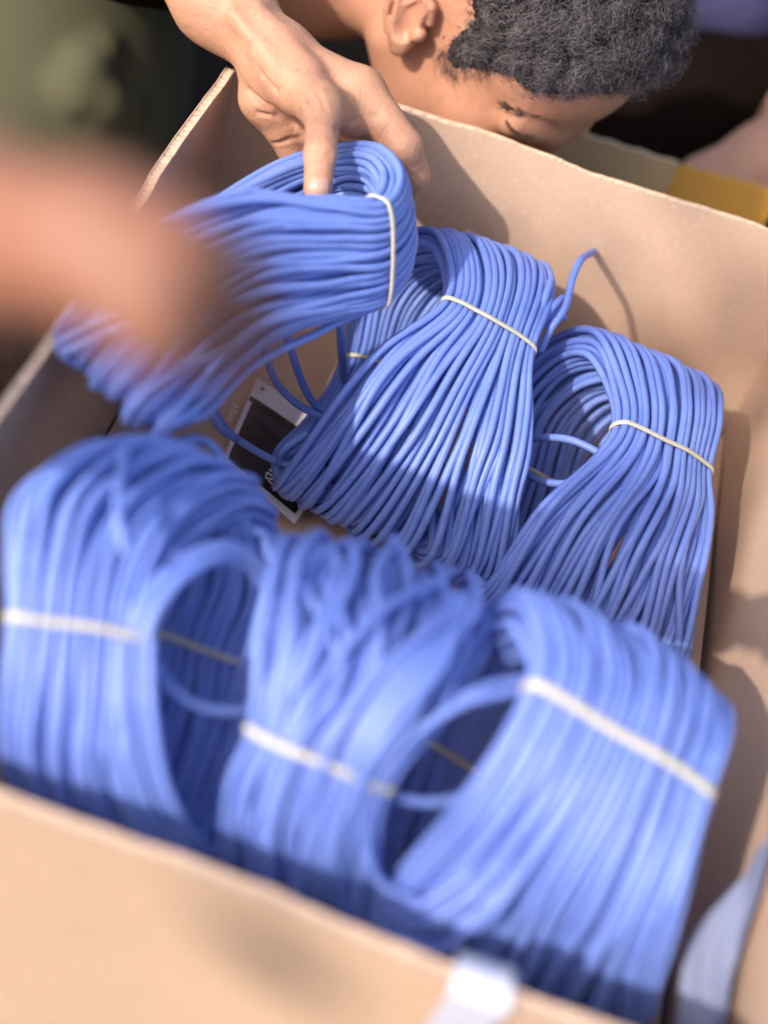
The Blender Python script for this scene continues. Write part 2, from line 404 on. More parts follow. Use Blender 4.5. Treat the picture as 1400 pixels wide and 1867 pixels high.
c2.loose_cable([(570, 800, .945), (525, 828, .95), (500, 838, .957), (455, 815, .965), (415, 785, .965), (392, 745, .95), (378, 705, .92)])
c2.loose_cable([(560, 790, .94), (520, 818, .94), (512, 842, .95), (545, 850, .95)])
c2.loose_cable([(715, 900, .985), (712, 940, .97), (722, 965, .962), (742, 962, .96), (752, 935, .965)])

# right coil
c3 = Coil('sharp blue coil leaning in the far right corner of the box', [
    (1062, 1150, .932, 170, 62, .005, .010, 1.3), (1135, 995, .925, 140, 62, .01, .010, 1.), (1192, 890, .94, 100, 54, .015, .010, .5),
    (1207, 823, .952, 78, 43, .018, .0110, .12), (1216, 740, .975, 92, 30, .02, .012, .3), (1185, 675, 1.01, 102, 50, .024, .016, .6),
    (1080, 690, 1.045, 72, 52, .024, .017, .7), (1005, 770, 1.055, 76, 48, .024, .014, .6), (972, 880, 1.038, 80, 42, .02, .0125, .3),
    (950, 1000, 1.005, 98, 48, .015, .010, .6), (985, 1100, .968, 130, 54, .01, .010, 1.)], 15, 5, 33, .55)
c3.band(3 / 11); c3.band(8 / 11)
c3.loose_cable([(930, 815, 1.0), (965, 800, .985), (1030, 800, .965), (1085, 822, .955), (1125, 850, .95), (1150, 900, .95)])
c3.loose_cable([(925, 820, 1.0), (950, 858, .985), (1000, 880, .968), (1060, 877, .957), (1105, 855, .95), (1140, 830, .955)])
c3.loose_cable([(1130, 840, .955), (1085, 920, .945), (1010, 965, .95), (930, 968, .965), (890, 985, .98)])
c3.loose_cable([(1120, 890, .945), (1060, 965, .94), (980, 992, .945), (905, 990, .955), (880, 1010, .975)])
c3.loose_cable([(1100, 930, .94), (1040, 1000, .937), (960, 1030, .945), (900, 1030, .955), (872, 1015, .97)])
c3.loose_cable([(1090, 960, .935), (1020, 1040, .935), (940, 1072, .94), (880, 1062, .95), (862, 1040, .965)])

# held coil
c1 = Coil('coil held up by the hand, its open end spilling over the left rim', [
    (225, 690, .765, 92, 90, .0, .013, 1.9), (318, 590, .785, 62, 142, .002, .012, 1.9), (462, 505, .828, 22, 138, .004, .012, 1.3),
    (600, 478, .864, 4, 112, .014, .011, .5), (688, 464, .886, -2, 94, .018, .010, .12), (722, 405, .915, 6, 84, .022, .012, .3),
    (694, 345, .94, 14, 66, .024, .013, .5), (610, 338, .958, 8, 58, .022, .012, .5), (500, 385, .935, 4, 72, .02, .011, .6),
    (370, 520, .875, 34, 108, .01, .011, 1.2), (258, 665, .80, 80, 92, .0, .012, 1.7)], 15, 5, 47, .62)
c1.band(4 / 11)
c1.loose_cable([(455, 560, .86), (478, 620, .90), (500, 690, .95), (540, 735, .97), (585, 760, .975)])
c1.loose_cable([(500, 560, .87), (525, 620, .91), (548, 690, .955), (572, 735, .975), (600, 752, .98)])
c1.loose_cable([(400, 700, .80), (380, 740, .85), (400, 780, .92), (430, 800, .955)])
c1.loose_cable([(620, 590, .91), (622, 640, .95), (628, 690, 1.0), (640, 730, 1.02)])
c1.loose_cable([(330, 540, .765), (230, 570, .75), (150, 605, .75), (105, 632, .76), (135, 650, .775), (190, 640, .79)])
c1.loose_cable([(350, 560, .765), (240, 592, .748), (150, 630, .748), (118, 648, .757), (160, 672, .775)])

# lower left coil, standing
c4 = Coil('blurred blue coil standing in the lower left corner with a dark round hole', [
    (235, 1570, .705, 150, 40, .0, .012, 1.), (155, 1400, .675, 140, 30, .005, .012, .8), (148, 1270, .668, 132, 26, .008, .0115, .4),
    (150, 1150, .672, 122, 22, .012, .011, .12), (165, 1035, .682, 130, 26, .015, .013, .4), (205, 940, .70, 138, 42, .02, .017, .8),
    (310, 880, .735, 126, 56, .024, .020, 1.), (415, 930, .768, 98, 66, .024, .018, .8), (438, 1078, .775, 106, 60, .02, .015, .8),
    (402, 1212, .762, 112, 44, .016, .014, .3), (385, 1372, .742, 122, 48, .01, .014, .9), (335, 1525, .718, 122, 48, .0, .012, .9)], 14, 6, 58, .6)
c4.band(3 / 12, .0042); c4.band(9 / 12)
for q in range(5):
    k = q * 11.5 + 5 * math.sin(q * 4.1)
    c4.loose_cable([(262 - k, 1190, .672), (290 - k * .8, 1110 - k * .3, .676), (345 - k * .5, 1048 - k * .5, .690), (415, 1020 - k * .6, .712), (475 + k * .2, 1060 - k * .3, .735), (508 - k * 1.2, 1170, .745), (500 - k * 2.0, 1310, .742), (455 - k * 1.6, 1430, .735), (395 - k, 1530, .725)])
for q in range(5):
    k = q * 21 + 9 * math.sin(q * 3.3)
    c4.loose_cable([(275 - k, 1165 + q * 3, .668), (278 - k * 1.1, 1290, .662), (300 - k, 1420, .668), (345 - k * .9, 1510 + q * 4, .682), (410 - k * .5, 1560 + q * 4, .70), (470 - k * .3, 1560, .715)])
c4.loose_cable([(262, 1130, .68), (278, 1190, .672), (305, 1245, .675), (360, 1285, .69), (430, 1297, .705), (490, 1285, .72)])
c4.loose_cable([(230, 1010, .655), (215, 930, .66), (222, 860, .68), (235, 815, .705), (275, 800, .735)])
c4.loose_cable([(300, 850, .77), (320, 812, .79), (350, 800, .80), (385, 812, .805), (415, 850, .80)])

# lower middle coil
c5 = Coil('blurred blue coil with crossing strands in the middle of the front row', [
    (560, 1660, .705, 135, 52, .0, .012, 1.2), (555, 1510, .675, 122, 56, .005, .011, 1.), (585, 1378, .662, 122, 52, .008, .011, .25),
    (640, 1250, .668, 152, 52, .01, .012, 1.4), (690, 1125, .69, 178, 58, .012, .014, 1.8), (712, 1062, .72, 172, 54, .015, .016, 1.4),
    (722, 1085, .765, 160, 52, .016, .016, 1.), (705, 1250, .775, 140, 50, .014, .012, .6), (655, 1450, .75, 125, 50, .01, .012, .5),
    (600, 1610, .725, 130, 52, .0, .012, 1.)], 15, 5, 66, .8)
c5.band(2 / 10, .0042)
c5.loose_cable([(870, 1120, .70), (780, 1150, .67), (690, 1230, .655), (620, 1330, .648), (570, 1450, .655), (520, 1560, .675)])
c5.loose_cable([(800, 1060, .695), (700, 1110, .668), (600, 1220, .652), (540, 1330, .648), (500, 1440, .66)])
c5.loose_cable([(600, 1010, .70), (560, 1080, .675), (535, 1180, .655), (510, 1330, .65), (470, 1480, .665), (430, 1560, .69)])
c5.loose_cable([(850, 1090, .70), (810, 1200, .67), (740, 1320, .655), (660, 1420, .655), (600, 1560, .675)])

for q in range(7):
    e = q * 9 - 25
    c5.loose_cable([(845 + e * .5, 1085 + q * 4, .70), (770 + e, 1190 + 6 * q, .664), (690 + e * 1.1, 1310, .652), (640 + e * .9, 1420, .655), (600 + e * 1.2 - 12 * (q % 3), 1560, .672), (570 + e, 1680, .70)])

# lower right coil
c6 = Coil('large blurred blue coil at the lower right with a wide cream band', [
    (885, 1785, .71, 262, 76, .0, .012, 1.2), (985, 1662, .68, 215, 98, .004, .012, 1.), (1070, 1508, .662, 178, 98, .008, .012, .6),
    (1130, 1355, .668, 156, 96, .012, .012, .15), (1150, 1265, .685, 162, 84, .015, .015, .5), (1115, 1200, .715, 146, 78, .02, .018, .8),
    (1005, 1205, .755, 100, 70, .024, .018, .8), (915, 1250, .785, 80, 58, .02, .014, .5), (835, 1390, .785, 90, 50, .016, .012, .15),
    (780, 1540, .765, 108, 55, .01, .012, .5), (800, 1700, .735, 165, 70, .0, .012, .9)], 19, 5, 71, .6, split=(-.05, .10, 5 / 11, .13))
c6.band(3 / 11, .0052); c6.band(8 / 11)
c6.loose_cable([(1010, 1255, .69), (930, 1262, .675), (840, 1285, .665), (750, 1345, .66), (690, 1430, .66), (668, 1530, .665), (700, 1615, .672), (800, 1650, .672), (900, 1620, .67)])
c6.loose_cable([(668, 1420, .69), (720, 1452, .682), (790, 1463, .68), (850, 1448, .68), (900, 1410, .678), (930, 1350, .68)])
for q in range(7):
    k = q * 10. + 4 * math.sin(q * 3.7)
    c6.loose_cable([(985 + k * .8, 1330 + k, .672), (935 + k * .9, 1470 + k * .6, .664), (860 + k * (1 + .25 * math.sin(q * 2.1)), 1585 + k * .9, .664 + .003 * math.sin(q * 1.7)), (765 + k * .9, 1652 + k * (1.3 + .3 * math.sin(q * 2.7)), .668 + .004 * math.sin(q * 2.3)), (705 - k * .2, 1640 + k * .9, .680 + q * .001), (672 - k * .3, 1560 + k, .690 + q * .002), (680, 1470 + k, .705 + q * .003), (730, 1410, .73)])
for q in range(3):
    k = q * 13
    c6.loose_cable([(1000, 1235 + k, .70), (930, 1240 + k, .69), (860 - k, 1262 + k * .6, .682 + q * .006), (770 - k, 1320 + k * .3, .685 + q * .008), (705 - k, 1410, .69 + q * .01), (675 - k, 1520, .70 + q * .01)])

# ------------------------------------------------------------------ bodies from distance fields
def cap(a, b, ra, rb):
    a = np.asarray(a, np.float32); b = np.asarray(b, np.float32); ba = b - a; bb = float(ba @ ba) + 1e-12
    def f(p):
        t = np.clip((p - a) @ ba / bb, 0, 1)
        return np.linalg.norm(p - a - t[:, None] * ba, axis=1) - (ra + (rb - ra) * t)
    return f
def ell(c, r, Rm=None):
    c = np.asarray(c, np.float32); r = np.asarray(r, np.float32)
    Rm = None if Rm is None else np.asarray(Rm, np.float32)
    def f(p):
        q = p - c
        if Rm is not None: q = q @ Rm
        k0 = np.linalg.norm(q / r, axis=1); k1 = np.linalg.norm(q / (r * r), axis=1) + 1e-9
        return k0 * (k0 - 1) / k1
    return f
def smin(a, b, k):
    h = np.clip(.5 + .5 * (b - a) / k, 0, 1); return b + (a - b) * h - k * h * (1 - h)
def smax(a, b, k): return -smin(-a, -b, k)
def combine(items):
    """items: (sdf, k, op) joined in order"""
    def f(p):
        d = None
        for s, k, op in items:
            e = s(p)
            if d is None: d = e
            elif op == '+': d = smin(d, e, k)
            else: d = smax(d, -e, k)
        return d
    return f
def nets(f, lo, hi, h):
    lo = np.asarray(lo, float); n = np.ceil((np.asarray(hi) - lo) / h).astype(int); n = ((n + 3) // 4) * 4 + 1
    cs = [np.arange(0, m, 4) for m in n]
    def ev(ix): return f((lo + ix * h).astype(np.float32)).astype(np.float32)
    G = np.stack(np.meshgrid(*cs, indexing='ij'), -1).reshape(-1, 3)
    dc = ev(G).reshape([len(c) for c in cs])
    full = dc
    for ax in range(3): full = np.repeat(full, 4, axis=ax)
    pad = [slice(0, m) for m in n]
    full = full[2:, 2:, 2:][pad[0], pad[1], pad[2]] if False else full
    # centre the coarse samples on their blocks
    full = np.pad(full, ((0, 4),) * 3, mode='edge')[2:, 2:, 2:][:n[0], :n[1], :n[2]].copy()
    m = np.abs(full) < 4 * h * 2.6
    ix = np.argwhere(m)
    for c in range(0, len(ix), 400000):
        q = ix[c:c + 400000]; full[q[:, 0], q[:, 1], q[:, 2]] = ev(q)
    s = full < 0
    cells = np.zeros(tuple(n - 1), np.int8)
    off = [(i, j, k) for i in (0, 1) for j in (0, 1) for k in (0, 1)]
    sl = lambda o: tuple(slice(o[a], n[a] - 1 + o[a]) for a in range(3))
    for o in off: cells += s[sl(o)]
    act = np.argwhere((cells > 0) & (cells < 8))
    vid = np.full(tuple(n - 1), -1, np.int32); vid[act[:, 0], act[:, 1], act[:, 2]] = np.arange(len(act))
    acc = np.zeros((len(act), 3)); cnt = np.zeros(len(act))
    for o in off:
        for ax in range(3):
            if o[ax]: continue
            o2 = list(o); o2[ax] = 1
            a = full[act[:, 0] + o[0], act[:, 1] + o[1], act[:, 2] + o[2]]; b = full[act[:, 0] + o2[0], act[:, 1] + o2[1], act[:, 2] + o2[2]]
            x = (a < 0) != (b < 0); t = np.where(x, a / np.where(x, a - b, 1), 0)
            pt = np.tile(np.array(o, float), (len(act), 1)); pt[:, ax] += t
            acc += pt * x[:, None]; cnt += x
    V = lo + (act + acc / cnt[:, None]) * h
    Q = []
    for ax in range(3):
        b_, c_ = (ax + 1) % 3, (ax + 2) % 3
        sa = [slice(0, n[k]) for k in range(3)]; sb = list(sa); sa[ax] = slice(0, n[ax] - 1); sb[ax] = slice(1, n[ax])
        e = np.argwhere(s[tuple(sa)] != s[tuple(sb)])
        ok = (e[:, b_] > 0) & (e[:, c_] > 0) & (e[:, b_] < n[b_] - 1) & (e[:, c_] < n[c_] - 1); e = e[ok]
        ins = s[e[:, 0], e[:, 1], e[:, 2]]
        def g(db, dc):
            q = e.copy(); q[:, b_] -= db; q[:, c_] -= dc; return vid[q[:, 0], q[:, 1], q[:, 2]]
        qd = np.stack([g(1, 1), g(0, 1), g(0, 0), g(1, 0)], 1)
        qd[~ins] = qd[~ins][:, ::-1]
        Q.append(qd)
    Q = np.vstack(Q); Q = Q[(Q >= 0).all(1)]
    e = h * .4                                          # pull the vertices onto the surface
    V32 = V.astype(np.float32); d = f(V32)
    g = np.stack([f(V32 + np.eye(3, dtype=np.float32)[a] * e) - f(V32 - np.eye(3, dtype=np.float32)[a] * e) for a in range(3)], 1) / (2 * e)
    st = d[:, None] * g / (np.sum(g * g, 1, keepdims=True) + 1e-6)
    V = V - np.clip(st, -h * .6, h * .6)
    return V, Q, nrm(g)
def march(f, o, d, t0, t1, step=.0015):
    """first hit of the ray o+t*d"""
    t = np.arange(t0, t1, step); s = f((o + t[:, None] * d).astype(np.float32)); i = np.argmax(s < 0)
    if s[i] >= 0: return None
    if i == 0: return o + t[0] * d
    a, b = s[i - 1], s[i]; return o + (t[i - 1] + step * a / (a - b)) * d
def hit(f, px, py, t0=.6, t1=1.5):
    return march(f, CAM, P(px, py, 1) - CAM, t0, t1)
def q_(px, py, Z, r):                    # a joint: point and radius given in picture units at that depth
    return P(px, py, Z), r * Z / F
def chain(js, k, items):
    for a, b in zip(js[:-1], js[1:]):
        (pa_, ra), (pb_, rb) = q_(*a), q_(*b); items.append((cap(pa_, pb_, ra, rb), k, '+'))

# ---- person in olive: bare arm and left hand holding the coil up
it = []
chain([(120, -620, 1.22, 120), (240, -330, 1.10, 104), (345, -110, .995, 92), (402, -5, .978, 80), (500, 104, .966, 58)], .02, it)
chain([(500, 104, .966, 58), (487, 178, .975, 45), (512, 232, .985, 32)], .012, it)
for mc in [(655, 168, .956, 44), (612, 200, .976, 38), (562, 225, .986, 35)]:
    chain([(510, 110, .966, 54), mc], .012, it)
chain([(500, 112, .958, 54), (548, 160, .944, 47), (590, 205, .916, 33)], .010, it)
chain([(590, 205, .916, 33), (584, 282, .900, 29), (580, 345, .893, 26.5)], .004, it)
chain([(585, 190, .92, 32), (640, 215, .95, 38)], .014, it)
chain([(658, 168, .956, 42), (736, 268, .946, 35)], .008, it); chain([(736, 268, .946, 35), (754, 318, .964, 29), (738, 352, .985, 24)], .003, it)
chain([(612, 200, .976, 36), (688, 272, .990, 30)], .005, it); chain([(688, 272, .99, 30), (702, 345, 1.004, 26), (660, 385, .998, 23)], .003, it)
chain([(562, 225, .986, 33), (606, 305, 1.008, 29)], .004, it); chain([(606, 305, 1.008, 29), (606, 372, 1.012, 25), (580, 400, 1.0, 22)], .003, it)
chain([(512, 232, .985, 30), (542, 296, 1.002, 26)], .004, it); chain([(542, 296, 1.002, 26), (552, 352, 1.0, 22), (545, 375, .99, 19)], .003, it)
f0 = combine(it)
def crease(line, r, k):
    pts = [hit(f0, *q) for q in line]; pts = [p for p in pts if p is not None]
    for a, b in zip(pts[:-1], pts[1:]): it.append((cap(a, b, r, r), k, '-'))
crease([(455, 165), (490, 195), (530, 225), (550, 245)], .0011, .004)
crease([(470, 205), (505, 212), (538, 228)], .0008, .003)
crease([(500, 262), (525, 255), (548, 252)], .0009, .003)
crease([(612, 235), (645, 222), (690, 208)], .0010, .003)
crease([(692, 255), (700, 240), (708, 228)], .0008, .003)
for yy in (276, 284, 291): crease([(562, yy + 3), (584, yy), (605, yy + 2)], .00045, .0015)
crease([(470, 110), (480, 135), (505, 165)], .0008, .004)
for a in ((568, 178, 586, 206), (580, 170, 594, 200), (555, 186, 578, 212)): crease([a[:2], a[2:]], .0006, .003)
# tendon ridges at the wrist
for a in (((430, 30, .945), (512, 132, .936)), ((470, 20, .948), (560, 130, .938))):
    it.append((cap(P(*a[0]), P(*a[1]), .0035, .003), .012, '+'))
f1 = combine(it)
lo = np.min([P(120, -700, 1.3), P(800, -100, .85), P(400, 420, 1.05), P(560, 420, .86), P(60, -620, 1.2)], 0) - .04
hi = np.max([P(120, -700, 1.3), P(800, -100, .95), P(400, 420, 1.05), P(560, -100, .86), P(60, -620, 1.2)], 0) + .05
V, Q, _ = nets(f1, lo, hi, .0014)
olive = mesh('person', V, Q, M['skin_hand'], None, loc=P(200, -300, 1.15) * np.array([1, 1, 0]))
tag(olive, 'person in an olive green shirt at the upper left, hand gripping the raised coil', 'person')
def patch(f, pts_uv, nu, nv, lift, th, name, m, parent):
    def fun(u, v):
        P_ = [hit(f, *pts_uv(a, b)) for a, b in zip(u, v)]
        last = next(p for p in P_ if p is not None); out = []
        for p in P_:
            last = p if p is not None else last; out.append(last)
        return np.array(out) - FW * lift
    V, Q = shell(fun, FW, th, nu, nv); return mesh(name, V, Q, m, parent)
def nailuv(u, v):
    y = 327 + 38 * v; s = 17.5 * (1 - .55 * abs(2 * v - 1) ** 5) ; return 581 + (2 * u - 1) * s, y - 5 * (2 * u - 1) ** 2 * (1 - 2 * v)
patch(f1, nailuv, 9, 9, .0006, .0006, 'thumbnail', M['nail'], olive)
# the shirt
its = []
chain([(-110, -420, 1.42, 330), (-60, -150, 1.40, 340), (-10, 60, 1.36, 335), (0, 190, 1.36, 335)], .05, its)
chain([(-60, -480, 1.40, 240), (60, -560, 1.28, 190), (130, -540, 1.2, 155)], .05, its)
fs = combine(its)
for a, b, r, k in (((120, 155), (195, 95), .006, .03), ((150, 180), (240, 200), .007, .03)):
    pa_, pb_ = hit(fs, *a), hit(fs, *b); mid = hit(fs, (a[0] + b[0]) / 2, (a[1] + b[1]) / 2)
    if pa_ is not None and pb_ is not None: its += [(cap(pa_, mid, r * .7, r), k, '+'), (cap(mid, pb_, r, r * .6), k, '+')]
fs = combine(its)
pp = np.array([P(-420, -900, 1.3), P(400, -900, 1.1), P(-420, 800, 1.3), P(400, 800, 1.5), P(0, 0, 1.05), P(0, 0, 1.55)])
V, Q, _ = nets(fs, pp.min(0), pp.max(0), .006)
mesh('shirt', V, Q, M['olive'], olive)

# ---- bare arm reaching in from the left, near the lens
it = []
chain([(-900, 334, .52, 220), (-420, 404, .40, 180), (-75, 429, .34, 135), (165, 444, .315, 98)], .03, it)
for a, b, c, d in (((305, 430, .31), (395, 435, .32), (460, 460, .335), (505, 490, .355)), ((315, 472, .308), (420, 510, .318), (480, 555, .335), (515, 600, .36)),
                   ((303, 515, .308), (405, 575, .32), (460, 635, .34), (485, 680, .365)), ((280, 542, .31), (355, 615, .322), (400, 675, .345), (420, 725, .365))):
    chain([(165, 452, .315, 56), (*a, 28)], .02, it); chain([(*a, 28), (*b, 21), (*c, 18), (*d, 15)], .006, it)
chain([(205, 460, .315, 48), (250, 545, .305, 28), (280, 625, .305, 25), (305, 680, .32, 20)], .012, it)
fa = combine(it)
pp = np.array([P(-1150, 0, .6), P(-1150, 700, .6), P(600, 200, .31), P(600, 760, .44), P(0, 200, .31), P(200, 760, .31), P(600, 200, .44), P(-500, 250, .36), P(500, 760, .28)])
V, Q, _ = nets(fa, pp.min(0) - .02, pp.max(0) + .02, .003)
arm = mesh('person', V, Q, M['skin_arm'], None, loc=P(-700, 300, .5) * np.array([1, 1, 0]))
tag(arm, "out of focus person's bare forearm and hand reaching in from the left over the coil", 'person')

# ---- boy bending over the box
HF = np.array([.359, .927, -.106]); HU = np.array([.733, -.350, -.583]); HR = np.array([-.578, .131, -.806])
HZ = 1.085; ray = nrm(P(894.5, 16.4, 1) - CAM)
ex = nrm(IX - ray * (IX @ ray)); ey = nrm(np.cross(ray, ex))
HB = np.stack([nrm(ex * a[0] + ey * a[1] + ray * a[2]) for a in (HF, HU, HR)], 0)
HO = P(894.5, 16.4, HZ); HS = 27.16 * HZ / F
def hw(p): return HO + HS * (np.asarray(p, float) @ HB)          # head frame (cm: forward, up, right) to world
def wh(p): return ((p - HO) / HS) @ HB.T
hd = [(ell((-1.2, 4.4, 0), (9.4, 8.3, 7.3)), 1, '+'), (ell((4.2, 4.6, 0), (5.0, 5.4, 6.2)), 2.5, '+'), (ell((3.2, -1.8, 0), (6.2, 7.6, 5.9)), 2.5, '+')]
for sg in (-1, 1):
    hd += [(ell((6.0, -1.3, 4.1 * sg), (2.2, 1.9, 1.9)), 2.2, '+'), (cap((-.6, -4.6, 5.1 * sg), (7.0, -8.8, 1.6 * sg), 1.7, 1.5), 2.5, '+'),
           (cap((9.1, 2.3, 1.4 * sg), (7.7, 2.2, 4.7 * sg), .85, .75), 1.4, '+'), (ell((9.9, .2, 3.2 * sg), (1.5, 1.15, 1.6)), 1.3, '-'),
           (ell((7.75, .15, 3.2 * sg), (1.3, 1.2, 1.45)), .5, '+')]
hd += [(cap((9.4, 1.4, 0), (11.5, -2.5, 0), .75, 1.05), 1.0, '+'), (ell((10.6, -2.9, 1.25), (1.0, .8, .75)), .6, '+'), (ell((10.6, -2.9, -1.25), (1.0, .8, .75)), .6, '+'),
       (ell((9.3, -5.2, 0), (1.5, .8, 2.3)), .7, '+'), (ell((9.2, -6.5, 0), (1.4, .8, 2.0)), .6, '+'), (ell((8.0, -9.0, 0), (1.9, 1.6, 2.2)), 1.5, '+')]
# eyelid crease lines
for sg in (-1, 1):
    ar = [(8.75, -.35, 1.9), (9.0, -.55, 2.7), (8.75, -.6, 3.6), (8.1, -.35, 4.5)]
    for a, b in zip(ar[:-1], ar[1:]): hd.append((cap((a[0], a[1], a[2] * sg), (b[0], b[1], b[2] * sg), .13, .13), .15, '-'))
    # ear: helix rim, inner fold, lobe, tragus, hollow
    e = lambda u, v, o: (-.75 + .85 * (u * .9 + .1) - .53 * (v * .78 - .35), -.35 + .53 * (u * .9 + .1) + .85 * (v * .78 - .35), sg * (7.05 + o * 1.1))
    hd.append((cap(e(-.3, -1.6, .3), e(-.4, 1.6, .45), 1.0, 1.35), .5, '+'))
    hd.append((cap(e(.25, -.7, 1.25), e(-.1, 1.5, 1.6), .8, 1.05), .2, '-'))
    hx = [e(1.2, .9, .3), e(1.0, 2.3, .6), e(0, 3.1, .8), e(-1.2, 2.8, 1.0), e(-2.0, 1.4, 1.15), e(-1.9, -.3, 1.05), e(-1.2, -1.9, .8)]
    for a, b in zip(hx[:-1], hx[1:]): hd.append((cap(a, b, .27, .27), .12, '+'))
    ah = [e(-.3, 2.0, .7), e(-.95, .9, .85), e(-.9, -.6, .85), e(-.3, -1.6, .75)]
    for a, b in zip(ah[:-1], ah[1:]): hd.append((cap(a, b, .2, .22), .15, '+'))
    hd += [(ell(e(-.1, -2.35, .55), (.75, .8, .45)), .3, '+'), (ell(e(.95, -.5, .5), (.45, .6, .5)), .25, '+')]
hd += [(cap((-3.2, -1, 0), (-8.5, -10.5, 0), 5.3, 5.5), 2.5, '+'), (cap((-9.5, -11, -2), (-15, -13, -14), 6.0, 6.0), 3, '+'), (cap((-9.5, -11, 2), (-14, -13.5, 13), 6.0, 5.6), 3, '+'),
       (ell((-22, -19, 0), (11, 10, 16)), 4, '+'), (cap((-.5, -4, 3.8), (-7, -11, 1.5), 1.6, 1.3), 2.0, '+')]
fh_ = combine(hd)
fh = lambda p: fh_(((p - HO.astype(np.float32)) / HS) @ HB.T.astype(np.float32)) * HS
V, Q, NH = nets(fh_, (-36, -32, -34), (14, 14, 34), .19)
HV, HN = V, NH
boy = mesh('person', hw(V), Q, M['skin_boy'], None, loc=hw((-14, -30, 0)) * np.array([1, 1, 0]))
tag(boy, 'dark haired boy with head bent down, face half hidden behind the back rim', 'person')
hs = []
hs += [(cap((-11.5, -12, 3), (-15, -14, 13), 7.2, 7.2), 1, '+'), (cap((-11.5, -12, -2), (-15.5, -13.6, -14), 7.4, 7.4), 3, '+'), (ell((-22.4, -19.6, 0), (12.6, 11.8, 17.6)), 4, '+'),
       (cap((-4, -6, 0), (-10.5, -11, 0), 5.4, 7.2), .6, '-')]
V, Qs, _ = nets(combine(hs), (-38, -40, -36), (10, 0, 36), .4)
mesh('shirt', hw(V), Qs, M['dark'], boy)  # dark shirt added to stand in for deep shadow at the shoulder
# curly hair
def hairline(p):
    fx = p[:, 0]
    g = np.interp(fx, [-9.5, -4.2, -2.6, -1.0, -.2, 1.0, 1.5, 2.2, 3.2, 3.9, 5.0, 6.2, 6.9, 7.6, 8.4, 9.2, 10], [-4.5, -4.5, -2, 2.2, 3.4, 3.0, .4, -.7, -.3, 1.6, 3.9, 4.2, 5.2, 6.8, 8.6, 9.6, 10])
    return p[:, 1] - g
def hair_mesh():
    r = np.random.default_rng(5)
    hl = hairline(HV + r.normal(size=HV.shape) * .12)
    okk = (hl > 0) & (np.abs(HV[:, 2]) < 7.9) & (HV[:, 1] > -4.6)
    # keep off the ears
    ear = (np.abs(HV[:, 2]) > 6.3) & (HV[:, 0] > -3.0) & (HV[:, 0] < 1.1) & (HV[:, 1] < 2.9)
    ids = np.where(okk & ~ear & ((hl > 1.1) | (r.uniform(size=len(hl)) < .45)))[0]
    ids = r.choice(ids, 26000, replace=True)
    p = HV[ids] + r.normal(size=(len(ids), 3)) * .1; nn = HN[ids]; hl = hairline(p)
    vol = np.clip(hl / 4.0, 0, 1) ** 1.1 * np.clip((HV[ids][:, 1] - 1) / 6, .12, 1)
    ln = .35 + 2.3 * vol; ln *= r.uniform(.75, 1.2, len(ids))
    # curls gather in tufts
    cl = r.choice(len(ids), 700, replace=False); cp = p[cl]
    near = np.zeros(len(ids), int)
    for c in range(0, len(ids), 2000):
        near[c:c + 2000] = np.argmin(((p[c:c + 2000, None] - cp[None]) ** 2).sum(-1), 1)
    ax = nrm(nn + (cp[near] - p) * .3 + r.normal(size=p.shape) * .2 + r.normal(size=cp.shape)[near] * .45 + np.array([.25, -.15, 0]))
    S = 10; t = np.linspace(0, 1, S + 1)
    a1 = nrm(np.cross(ax, r.normal(size=p.shape))); a2 = np.cross(ax, a1)
    turns = np.clip(ln * 1.1, .3, 2.6) * r.uniform(.8, 1.3, len(ids)); hr = .15 + .2 * np.clip(ln / 2, 0, 1) * r.uniform(.6, 1.4, len(ids)); ph = (r.uniform(0, 6.3, len(cl)))[near] + r.normal(size=len(ids)) * .45
    ang = ph[:, None] + turns[:, None] * t[None] * 2 * math.pi
    rad = hr[:, None] * np.minimum(t * 4, 1)[None]
    q = p[:, None] + ax[:, None] * (ln[:, None] * (t[None] * .85) - .1)[..., None] + (np.cos(ang) * rad)[..., None] * a1[:, None] + (np.sin(ang) * rad)[..., None] * a2[:, None]
    tg = nrm(np.gradient(q, axis=1)); s1 = nrm(np.cross(tg, ax[:, None] + .01)); s2 = np.cross(tg, s1)
    wd = (.022 * (1 - .6 * t ** 2))[None, :, None]
    ring = np.stack([q + (s1 * math.cos(x) + s2 * math.sin(x)) * wd for x in (0, 2.094, 4.189)], 2)   # n,S+1,3,3
    N = len(ids); V = ring.reshape(-1, 3)
    i, j, k = np.meshgrid(np.arange(N), np.arange(S), np.arange(3), indexing='ij'); k2 = (k + 1) % 3; b = i * (S + 1) * 3
    Qd = np.stack([b + j * 3 + k, b + j * 3 + k2, b + (j + 1) * 3 + k2, b + (j + 1) * 3 + k], -1).reshape(-1, 4)
    # scalp layer underneath so that no skin shows through
    return hw(V), Qd
V, Q_h = hair_mesh()
hair = mesh('hair', V, Q_h, M['hair'], boy, smooth=True); hair['kind'] = 'stuff'
# scalp cap: the head's own surface under the hair, pushed out a little
hl = hairline(HV); keep = (hl > .7) & (HV[:, 1] > -4.4) & ~((np.abs(HV[:, 2]) > 6.3) & (HV[:, 0] > -3.0) & (HV[:, 0] < 1.3) & (HV[:, 1] < 3.1))
kq = keep[Q].all(1); used = np.unique(Q[kq]); mp = np.full(len(HV), -1); mp[used] = np.arange(len(used))
lift = .03 + .5 * np.clip(hl[used] / 5, 0, 1) * np.clip((HV[used][:, 1] - 1) / 6, .05, 1)
V = hw(HV[used] + HN[used] * lift[:, None])
mesh('hair_underlayer', V, mp[Q[kq]], M['scalp'], boy)
